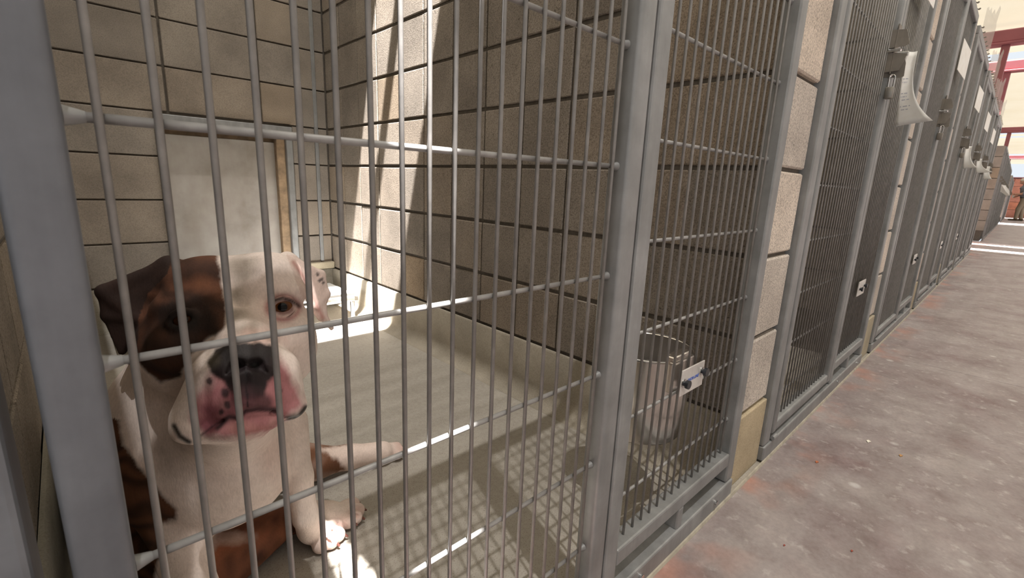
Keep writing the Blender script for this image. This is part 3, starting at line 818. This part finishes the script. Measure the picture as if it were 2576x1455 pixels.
# sockets, nostrils, philtrum, mouth
EYE_R, EYE_L = A(711, 773, .805), A(459, 806, .812)
for e in (EYE_R, EYE_L): F.ell(e+hf*.006, (.0172, .0130, .018), HM, .004, 's')
F.ell(A(643, 918, .714), (.0105, .0090, .016), HM, .004, 's'); F.ell(A(597, 921, .714), (.0105, .0090, .016), HM, .004, 's')
F.cone(A(656, 926, .717), A(668, 936, .724), .0035, .002, .006, 's'); F.cone(A(583, 929, .717), A(571, 939, .724), .0035, .002, .006, 's')
F.cone(A(618, 936, .713), A(623, 1022, .719), .0030, .0028, .004, 's')
MOUTH = [(500, 1100), (540, 1070), (575, 1048), (600, 1054), (618, 1036), (650, 1031), (685, 1035), (715, 1050), (742, 1052)]
Fm = []
for p, q in zip(MOUTH, MOUTH[1:]):
    da = .750+.00006*abs(p[0]-620)*2; db = .750+.00006*abs(q[0]-620)*2
    for dd in (-.022, -.008, .006): F.cone(A(*p, da+dd), A(*q, db+dd), .0026, .0026, .004, 's')
# eyelids
def lid(e, up, r):
    pts = []
    for i in range(7):
        t = -1+2*i/6; pts.append(e+hr*.0172*t+hu*((up*(.0125 if up > 0 else .0122))*(1-t*t)**.8+.002*t)+hf*(.0105-.006*t*t))
    for a, b in zip(pts, pts[1:]): F.cone(a, b, r, r, .007)
for e in (EYE_R, EYE_L): lid(e, 1, .0030); lid(e, -1, .0024)
# ears
E = lambda px, py, d: A(px, py, d)
F.tri(E(425, 668, .885), E(258, 732, .90), E(345, 800, .885), .0075, .012); F.tri(E(258, 732, .90), E(345, 800, .885), E(268, 795, .905), .0065, .008)
F.tri(E(345, 800, .885), E(268, 795, .905), E(308, 885, .91), .0055, .008); F.cone(E(425, 668, .885), E(400, 730, .885), .014, .012, .015)
F.cone(E(425, 668, .885), E(262, 735, .90), .009, .0065, .01)
F.tri(E(738, 655, .885), E(808, 690, .90), E(790, 770, .895), .0062, .010); F.tri(E(808, 690, .90), E(822, 740, .905), E(790, 770, .895), .0058, .008)
F.tri(E(822, 740, .905), E(790, 770, .895), E(806, 800, .905), .0050, .008); F.cone(E(798, 770, .90), E(834, 826, .91), .009, .0045, .010)
F.cone(E(722, 652, .885), E(755, 700, .885), .013, .009, .012); F.cone(E(735, 655, .882), E(786, 768, .89), .0055, .006, .006)
dme, DV = F.mesh('dog'); del F
# -- coat patches
px = proj(DV); jit = np.stack([vnoise(DV, 260, 1), vnoise(DV, 260, 2)], 1)*2.4
pj = px+jit
col = np.tile(np.array([.82, .70, .635]), (len(DV), 1)); wet = np.zeros(len(DV))
n1 = vnoise(DV, 38, 3); n2 = vnoise(DV, 120, 4); n3 = vnoise(DV, 75, 5)
col *= (1+.05*n1)[:, None]
def blend(mask, c, amt=1.):
    m = (np.asarray(mask, float)*amt)[:, None]; col[:] = col*(1-m)+np.array(c)*m
def poly(P_, pl, w0):
    s = segd(P_, list(pl)+[pl[0]]); return np.clip(.5+np.where(inpoly(P_, pl), s, -s)/w0, 0, 1)
def soft(d, w0): return np.clip(.5-d/w0, 0, 1)
head = (DV[:, 2] > .37) & (DV[:, 1] < .56)
front = ((CAM-DV) / np.linalg.norm(CAM-DV, axis=1)[:, None])
BROWN = np.array([.085, .034, .018]); DARK = np.array([.022, .013, .010])
face = poly(px+jit*1.5, [(180, 560), (536, 620), (553, 668), (560, 720), (571, 785), (562, 828), (520, 852), (484, 885), (466, 920), (452, 948), (402, 962), (368, 940), (346, 905), (330, 902), (318, 905), (180, 905)], 9)*head
brindle = np.clip(.5+.5*np.sin(DV @ (hr*90+hu*150)+2.5*n1), 0, 1)
bc = BROWN*(.55+.75*brindle)[:, None]*(1+.2*n2)[:, None]
col[:] = col*(1-face[:, None])+bc*face[:, None]
def ellm(cx, cy, rx, ry, w0=.35): return np.clip((1+.16*n2-np.hypot((pj[:, 0]-cx)/rx, (pj[:, 1]-cy)/ry))/w0, 0, 1)
blend(face*ellm(470, 800, 105, 62), DARK, .9); blend(face*ellm(430, 900, 105, 80), DARK*1.4, .6); blend(face*ellm(500, 850, 80, 40), DARK, .6)
blend(face*ellm(505, 715, 60, 32, .9), (.26, .10, .045), .45)
earl = inpoly(px, [(200, 640), (436, 640), (420, 690), (372, 740), (348, 800), (345, 915), (200, 930)]) & head
blend(earl, (.026, .014, .011), .92)
# freckled stripe and pink skin on the white half
nf = 1-face; wf = head*nf*(px[:, 1] < 880)
blend(wf*soft(np.abs(px[:, 0]-606-.05*(px[:, 1]-760))-42, 50)*np.clip(.5+.8*n3, 0, 1), (.30, .25, .20), .85)
blend(wf*ellm(700, 770, 120, 90, .8), (.66, .47, .40), .45)
blend(head*ellm(640, 850, 95, 32, .7)*nf, (.66, .42, .36), .6)
ring = np.hypot((px[:, 0]-712)/42, (px[:, 1]-775)/32)
blend(head*soft(np.abs(ring-.95)-.16, .3), (.42, .17, .16), .75); blend(head*ellm(712, 774, 33, 25, .4), (.16, .055, .05), .8); blend(head*ellm(459, 806, 44, 34, .4), DARK*.5, .9)
blend(head*soft(segd(px, [(690, 757), (712, 750), (735, 757), (752, 770)])-5, 9), (.018, .010, .010), .97)
blend(head*soft(segd(px, [(688, 770), (694, 783)])-2, 6), (.08, .03, .03), .7)
blend(head*soft(segd(px, [(430, 800), (460, 785), (490, 812), (460, 826), (430, 800)])-8, 12), DARK*.6, .9)
# muzzle
mz = poly(px+jit*2, [(505, 965), (540, 925), (700, 900), (728, 935), (752, 985), (765, 1025), (720, 1052), (690, 1090), (600, 1102), (520, 1098), (480, 1060), (486, 1000)], 24)*head
pink = np.array([.40, .145, .155])
blend(mz, pink, .93); blend(mz*np.clip(1.6*n3-.2, 0, 1), (.20, .06, .075), .85); blend(mz*np.clip(1.5*n2-.7, 0, 1), (.55, .30, .28), .6)
blend(head*ellm(505, 955, 45, 60, .8)*nf, (.42, .33, .29), .7)
blend(mz*ellm(610, 1078, 75, 26, .6), (.46, .22, .19), .6)
nose = poly(px+jit*1.6, [(524, 912), (540, 880), (572, 864), (640, 860), (686, 868), (699, 905), (697, 940), (672, 962), (664, 1000), (640, 1006), (600, 1004), (575, 985), (560, 960), (532, 940)], 9)*head
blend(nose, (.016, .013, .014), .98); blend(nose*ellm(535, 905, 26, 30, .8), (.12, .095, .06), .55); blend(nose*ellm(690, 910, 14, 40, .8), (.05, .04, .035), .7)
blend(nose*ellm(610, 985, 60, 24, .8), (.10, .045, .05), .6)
wet = nose*.4
blend(head*soft(segd(px, [(548, 1078), (575, 1050), (600, 1052), (618, 1034), (650, 1029), (690, 1030), (700, 1036)])-6, 9), (.03, .018, .02), .92)
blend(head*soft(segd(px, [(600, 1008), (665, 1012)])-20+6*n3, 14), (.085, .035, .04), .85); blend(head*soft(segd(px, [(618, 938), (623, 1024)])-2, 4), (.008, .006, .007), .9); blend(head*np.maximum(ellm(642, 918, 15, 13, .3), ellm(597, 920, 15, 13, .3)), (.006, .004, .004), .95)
blend(head*soft(segd(px, MOUTH)-2.5, 5), (.05, .02, .025), .9)
lipm = head*np.maximum(soft(segd(px, [(438, 1072), (452, 1098), (476, 1113)])-6, 8), soft(segd(px, [(727, 1052), (752, 1048), (769, 1025)])-6, 8))
blend(lipm, (.012, .010, .011), .97); wet = np.maximum(wet, lipm)
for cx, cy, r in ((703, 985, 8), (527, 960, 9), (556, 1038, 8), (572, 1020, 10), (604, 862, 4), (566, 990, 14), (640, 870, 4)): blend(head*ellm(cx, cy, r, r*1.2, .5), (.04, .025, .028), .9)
earr = inpoly(px, [(720, 640), (845, 660), (850, 850), (780, 800)]) & head
blend(earr, (.64, .47, .41), .55); blend(earr*soft(segd(px, [(738, 660), (765, 700), (795, 765), (812, 800)])-5, 8), (.42, .18, .15), .7)
for cx, cy in ((800, 690), (812, 702), (806, 706), (815, 712)): blend(earr*ellm(cx, cy, 5, 6, .5), (.05, .04, .04), .85)
# body patches
body = ~head
bp = body*(poly(px+jit*2, [(60, 1040), (298, 1040), (312, 1120), (345, 1165), (375, 1205), (402, 1240), (447, 1288), (443, 1310), (402, 1322), (396, 1420), (380, 1500), (60, 1500)], 12))
rear = body & (DV[:, 1] > .60+.02*n1) & (DV[:, 0] < .30)
bcol = np.array([.085, .036, .018])*(.55+.9*np.clip(.5+.5*np.sin(DV @ np.array([70, 60, 160])+3*n1), 0, 1))[:, None]
m = np.maximum(bp, rear); col[:] = col*(1-m[:, None])+bcol*m[:, None]
hs_a, hs_b = np.array([.095, .475, .058]), np.array([.262, .552, .046])
hh = np.clip((DV-hs_a) @ (hs_b-hs_a)/((hs_b-hs_a) @ (hs_b-hs_a)), 0, 1)
hd = np.linalg.norm(DV-hs_a-hh[:, None]*(hs_b-hs_a), axis=1)-(.055-.022*hh)
hl0 = body*np.clip(.5-(hd-.010)/.006, 0, 1)*np.clip((.118-DV[:, 2])/.01, 0, 1)*np.clip((.285-DV[:, 0]+.004*n2)/.012, 0, 1)
hl = hl0 + 0*(DV[:, 2] < .125)*poly(px+jit*2, [(500, 1360), (640, 1300), (720, 1255), (765, 1280), (750, 1320), (640, 1420), (560, 1475), (500, 1475)], 14)
col[:] = col*(1-hl[:, None])+(np.array([.24, .085, .042])*(.75+.3*n1+.2*n2)[:, None])*hl[:, None]
blend(hl*ellm(575, 1352, 75, 26, .6), (.55, .42, .36), .7)
fr_ = body & (DV[:, 0] > .30) & (DV[:, 1] > .60)
fb = fr_*(poly(px+jit*2, [(700, 1080), (790, 1100), (880, 1118), (800, 1132), (850, 1155), (870, 1185), (820, 1205), (700, 1210)], 10))
col[fr_] = np.array([.74, .60, .53]); col[:] = col*(1-fb[:, None])+(np.array([.20, .085, .042])*(.8+.3*n1)[:, None])*fb[:, None]
chest = body*(1-m)*(1-hl)
blend(chest*np.clip(n1, 0, 1), (.55, .43, .37), .5); blend(chest*ellm(690, 1150, 60, 90, .9), (.60, .40, .34), .45); blend(chest*ellm(420, 1150, 60, 90, .9), (.42, .36, .33), .5)
for T in TO.values():
    for t in T:
        d = np.linalg.norm(DV-t, axis=1); blend(body*np.clip(1-d/.030, 0, 1), (.58, .33, .28), .5)
set_attr(dme, np.clip(col, .004, 1), wet); dme.materials.append(M_COAT)
dog = link('dog', dme); tag(dog, 'brown and white bulldog sitting behind the bars, half its face dark brown', 'dog')
sm = dog.modifiers.new('smooth', 'SMOOTH'); sm.factor = .5; sm.iterations = 3
for nm, e in (('eye', EYE_R), ('eye', EYE_L)):
    bm = bmesh.new(); bmesh.ops.create_uvsphere(bm, u_segments=40, v_segments=28, radius=1)
    eme = me_from_bm(bm, 'eye', M_EYE if e is EYE_R else M_EYE_SHADED, True); o = link('eye', eme, dog)
    look = Vector(CAM-e).normalized(); o.matrix_parent_inverse = Matrix.Identity(4)
    o.location = Vector(e - hf*.0032); o.rotation_euler = look.to_track_quat('Z', 'Y').to_euler(); o.scale = (.0178,)*3 if e is EYE_R else (.0150,)*3
for n_, c in (('front', PWC), ('left', (.085, .375, .034)), ('hind', (.345, .517, .030)), ('far', onZ((965, 1137), .030))):
    for t in TO[n_]:
        d = t-np.array(c); d[2] = 0; d /= np.linalg.norm(d)
        MB().rod(t+d*.009+np.array([0, 0, .002]), t+d*.0205+np.array([0, 0, -.008]), .0042, 8, .0022).build('claw', M_NAIL, dog, True)

# ------------------------------------------------------------------ roof fabric, frames
RZ = 3.2
rf = empty('ceiling'); tag(rf, 'cream shade fabric roof on maroon steel frames', kind='structure')
def panel(pts):
    bm = bmesh.new(); f = bm.faces.new([bm.verts.new((x, y, RZ)) for x, y in pts])
    bmesh.ops.recalc_face_normals(bm, faces=bm.faces); return link('fabric_panel', me_from_bm(bm, 'fabric_panel', M_FABRIC), rf)
sx0 = .150; slit = lambda y, o: .0763+.045*y+o*(.010+.075*(-.45-y))
Y0, YE = -2.70, 5.2; SY = -.238  # unseen canopy edge shaped to leave a sunlit floor strip as bounce light
YA = -1.05
panel([(-5, Y0), (10.35, Y0), (10.35, YA), (-5, YA)])
panel([(-5, YA), (slit(YA, -1), YA), (slit(SY, -1), SY), (-5, SY)])
panel([(slit(YA, 1), YA), (10.35, YA), (10.35, SY), (slit(SY, 1), SY)])
s0, s1, s2, s3 = .792, 1.09, 1.165, 1.345
panel([(-5, SY), (10.35, SY), (10.35, s0), (-5, s0)])
panel([(-5, s0), (.42, s0), (.42, s3), (-5, s3)]); panel([(1.25, s0), (10.35, s0), (10.35, s3), (1.25, s3)])
panel([(.42, s1), (1.25, s1), (1.25, s2), (.42, s2)])
panel([(-5, s3), (10.35, s3), (10.35, YE), (-5, YE)])
gaps = [(10.35, 10.75), (11.75, 12.30), (24.6, 25.3), (26.0, 26.6), (35.2, 36.2)]
for (a, b), (c, d) in zip(gaps, gaps[1:]+[(44, 45)]): panel([(b, Y0), (c, Y0), (c, YE), (b, YE)])
def frame(X, yc, w0, zt, zb, label):
    f = empty('roof_frame', (X, yc, 0)); tag(f, label, 'roof frame', 'maroon steel roof frames')
    MB().box((-w0, -w0, 0), (w0, w0, zb), .012, 2).build('column', M_MAROON, f)
    MB().box((-.07, -3.2-yc, zb), (.07, 3.-yc, zt), .02, 3).build('beam', M_MAROON, f)
    MB().box((-.10, -3.2-yc, zb-.03), (.10, 3.-yc, zb), .006).build('beam_flange', M_MAROON, f)
frame(10.0, .16, .045, 3.14, 2.97, 'maroon steel roof frame nearest the camera, with the thickest beam')
frame(12.2, .18, .048, 3.16, 3.00, 'second maroon steel roof frame, just beyond the nearest one')
frame(22.6, .25, .05, 3.16, 3.02, 'third maroon steel roof frame, far down the corridor')
frame(35.6, .38, .06, 3.16, 3.00, 'farthest maroon steel roof frame, above the bright opening')

# ------------------------------------------------------------------ farther rows
def far_row(x0, n, label):
    wl = empty('wall_right'); tag(wl, kind='structure')
    b = MB(); b.box((x0+.01, .02, 0), (x0+n*P+C, 2.4, ZT-.01)); b.build('mortar_core', M_MORTAR, wl)
    for r in range(1, 9):
        MB().box((x0, -.006, r*C+.006), (x0+C, .30, (r+1)*C-.006), .003).build('block', M_BLOCKB, wl)
    for k in range(1, n+1):
        q = MB()
        for r in range(0, 9): q.box((x0+k*P, -.006, r*C+.006), (x0+k*P+C, .05, (r+1)*C-.006))
        o = q.build('pillar_blocks', M_PILLAR, wl); o['kind'] = 'stuff'
    for k in range(n):
        xx = x0+k*P+C
        f = empty('kennel_fence', (xx, 0, 0)); tag(f, label % ORD[k], 'fence panel', 'kennel fronts of the farther rows')
        m = MB()
        for X in (.0, .64, 1.21): m.box((X, -.03, .055), (X+.045, -.004, ZT-.046))
        for z in (0.01, ZT-.045): m.box((0, -.028, z), (P-C, -.005, z+.045))
        m.build('frame', M_GALV, f)
        m = MB()
        for i in range(38): m.rod((.05+.0305*i, -.016, .05), (.05+.0305*i, -.016, ZT), .003, 4)
        for i in range(10): m.rod((.03, -.013, .2+.153*i), (1.22, -.013, .2+.153*i), .0035, 4)
        o = m.build('bar_grid', M_WIRE, f); o['kind'] = 'stuff'
        lt = MB(); X = .66
        lt.prism([(X, -.02, 1.297), (X, -.056, 1.292), (X, -.07, 1.25), (X, -.06, 1.243), (X, -.02, 1.240)], (1, 0, 0), .01)
        lt.prism([(X, -.02, 1.226), (X, -.069, 1.217), (X, -.057, 1.169), (X, -.02, 1.166)], (1, 0, 0), .01); lt.build('latch', M_LATCH, f)
X2 = 13.15
far_row(X2, 7, '%s dark barred front of the second row, beyond the sunlit cross passage')
far_row(26.9, 6, '%s dark barred front of the third row, far behind the standing person')
shl = ['rearmost', 'second', 'third', 'fourth', 'last']
for i in range(5):
    x = X2+(i+1)*P+.9
    bm = MB(); bm.prism([(x, -.035, 1.17), (x, -.115, 1.15), (x-.05, -.15, .99), (x, -.05, 1.0)], (1, .2, 0), .003)
    o = bm.build('paper_sheet', M_PAPER); tag(o, '%s of the small white sheets bunched on the second row, left of the person' % ['first', 'second', 'third', 'fourth', 'fifth'][i], 'paper', 'white sheets hanging on the second row')
# torn plastic sheets standing above the partitions
for i, (k, lab) in enumerate(((4, 'largest torn clear plastic sheet sticking up above the row, under the cream roof'), (5, 'second torn clear plastic sheet above the row, bluish in its middle'),
                              (6, 'third torn clear plastic sheet above the row, overlapping the maroon column'), (7, 'smallest torn clear plastic sheet above the row, farthest away'))):
    x = part_x(k)+.05; z0 = ZT+.018
    h = (.44, .42, .40, .36)[i]; ya, yb_ = .085, .0
    top = [(0, .98), (.12, 1.0), (.2, .93), (.32, .98), (.45, .86), (.58, .93), (.7, .84), (.86, .99), (.97, .93), (.93, .7), (1., .62), (1., 0)]
    bm = bmesh.new(); vs = [bm.verts.new((x, ya, z0))]+[bm.verts.new((x+.012*math.sin(9*s), ya+(yb_-ya)*s*(1-.15*(1-t)), z0+h*t)) for s, t in top]
    bm.faces.new(vs); me = me_from_bm(bm, 'plastic_sheet', M_PLASTIC); o = link('plastic_sheet', me)
    md = o.modifiers.new('thick', 'SOLIDIFY'); md.thickness = .0015; tag(o, lab, 'plastic sheet', 'torn plastic sheets above the partitions')
# end wall
ew = empty('wall_end'); tag(ew, kind='structure')
MB().box((38.2, -3.4, 0), (38.5, 5, 2.12)).build('mortar_core', M_MORTAR, ew)
for r in range(5):
    for c in range(12):
        if c*.8-3.2 > 2: continue
        MB().box((38.17, -3.2+c*.8+(.4 if r % 2 else 0)+.01, r*.42+.008), (38.22, -3.2+(c+1)*.8+(.4 if r % 2 else 0)-.01, (r+1)*.42-.008), .004).build('block', M_BRICK, ew)
MB().box((38.12, -3.4, 2.12), (38.5, 5, 2.17)).build('wall_cap', M_MAROON, ew)
MB().box((38.15, .36, 2.1), (38.35, .5, 3.3)).build('window_post', M_MAROON, ew)

# ------------------------------------------------------------------ person far down the corridor
PX, PY = 31.5, -.52
G = Field(np.arange(-.75, .45, .009), np.arange(-.42, .62, .009), np.arange(-.02, 1.9, .0095))
S = 1.0
def c3(a, b, r1, r2, k=.03): G.cone(a, b, r1, r2, k)
# local: x along corridor, y towards the kennels (left in the photo); person leans/reaches towards +y
c3((0, -.02, .95), (0, .02, 1.25), .15, .165); c3((0, .0, 1.25), (0, .03, 1.42), .165, .13)
G.ell((0, 0, 1.36), (.13, .22, .10), None, .05); c3((0, .05, 1.45), (0, .10, 1.55), .06, .058)
G.ell((0, .15, 1.66), (.078, .10, .118), None, .02); G.ell((0, .245, 1.655), (.016, .022, .022), None, .015); G.ell((0, .20, 1.575), (.05, .05, .035), None, .02)
for sx in (-1, 1): G.ell((.08*sx, .14, 1.655), (.012, .025, .032), None, .008); G.ell((.03*sx, .235, 1.685), (.014, .012, .01), None, .006, 's')
# arms reach forwards to the sheets
for sx, tgt in ((-1, (-.20, .27, 1.10)), (1, (.10, .25, 1.02))):
    sh = (.16*sx, .0, 1.40); el = (.24*sx, .06, 1.13)
    c3(sh, el, .062, .048); c3(el, tgt, .046, .030)
    t = np.array(tgt); d = t-np.array(el); d /= np.linalg.norm(d)
    G.ell(t+d*.03, (.028, .045, .036), None, .015)
    up = np.array([0, 0, 1.]); sd_ = np.cross(d, up)
    for f in range(4):
        b0 = t+d*.06+up*(.027-.018*f); b1 = b0+d*(.045-.006*abs(f-1))-sd_*.012; b2 = b1+d*.018-sd_*.026
        G.cone(b0, b1, .0105, .010, .006); G.cone(b1, b2, .010, .009, .006)
    G.cone(t+d*.02+up*.03, t+d*.065+up*.048-sd_*.02, .012, .010, .008)
for sx, fy in ((-1, .10), (1, -.06)):
    hp = (.09*sx, -.02, .92); kn = (.10*sx, fy*.6+.03, .50); an = (.11*sx, fy, .09)
    c3(hp, kn, .115, .080); c3(kn, an, .082, .060); G.cone((an[0], an[1]-.04, .045), (an[0], an[1]+.19, .035), .048, .036, .02)
pme, PV = G.mesh('person'); del G
pc = np.tile(np.array([.30, .25, .19]), (len(PV), 1))
z = PV[:, 2]; y = PV[:, 1]
arm = (y > .09) & (z > .95) & (z < 1.20) & ((np.abs(PV[:, 0]) > .12) | (y > .19))
pc[(z > .97)] = (.20, .205, .23); pc[arm] = (.46, .25, .17); pc[(z > 1.505)] = (.42, .24, .17)
pc[(z > 1.70) & True] = (.42, .35, .29); pc[(z > 1.60) & (y < .13)] = (.40, .34, .29); pc[z < .085] = (.10, .075, .05); pc[(z > .955) & (z < .985) & ~arm] = (.06, .05, .04)
pc[((PV[:, 1]-.10*np.sign(-PV[:, 0])) > 9)] = 0
set_attr(pme, pc); pme.materials.append(M_CLOTH)
per = link('person', pme, None, (PX, PY, 0)); tag(per, 'person in grey shirt and khaki trousers reaching to the sheets at the far end', 'person')
per.scale = (1.06,)*3
md = per.modifiers.new('smooth', 'SMOOTH'); md.factor = .5; md.iterations = 2
q = MB(); q.ball((0, .145, 1.695), .112, 20, (.82, 1.0, .83)); hr_me = q.build('hair', plain('grey_hair', (.50, .44, .37), .9), per, True)
hp_ = MB().box((PX+.096, PY+.31, 1.02), (PX+.104, PY+.40, 1.12), .0005).build('paper_sheet', M_PAPER); tag(hp_, 'pinkish white sheet held by the person', 'paper')

# ------------------------------------------------------------------ small litter on the floor
for i, (pxl, lab, c) in enumerate((((2055, 1163), 'orange leaf fragment on the floor nearest the second gate', (.45, .14, .06)), ((2266, 1147), 'small ochre leaf fragment in the middle of the floor', (.45, .25, .10)),
                        ((2185, 1111), 'pale flake of paint lying on the floor beside the ochre leaf', (.75, .70, .60)), ((1973, 1373), 'dark red speck on the floor lower left', (.30, .07, .05)), ((2143, 1387), 'tiny red speck on the floor near the bottom', (.35, .08, .05)))):
    q = onZ(pxl, .0012); s = (.008, .009, .011, .0035, .004)[i]
    b = MB(); b.prism([(q[0]-s, q[1], .0012), (q[0]-s*.2, q[1]+s*.5, .003), (q[0]+s*.9, q[1]+s*.2, .0016), (q[0]+s*.3, q[1]-s*.55, .002)], (0, 0, 1), .0012)
    o = b.build('leaf_fragment' if i != 2 else 'paint_flake', plain('litter', c, .8)); tag(o, lab, 'litter')
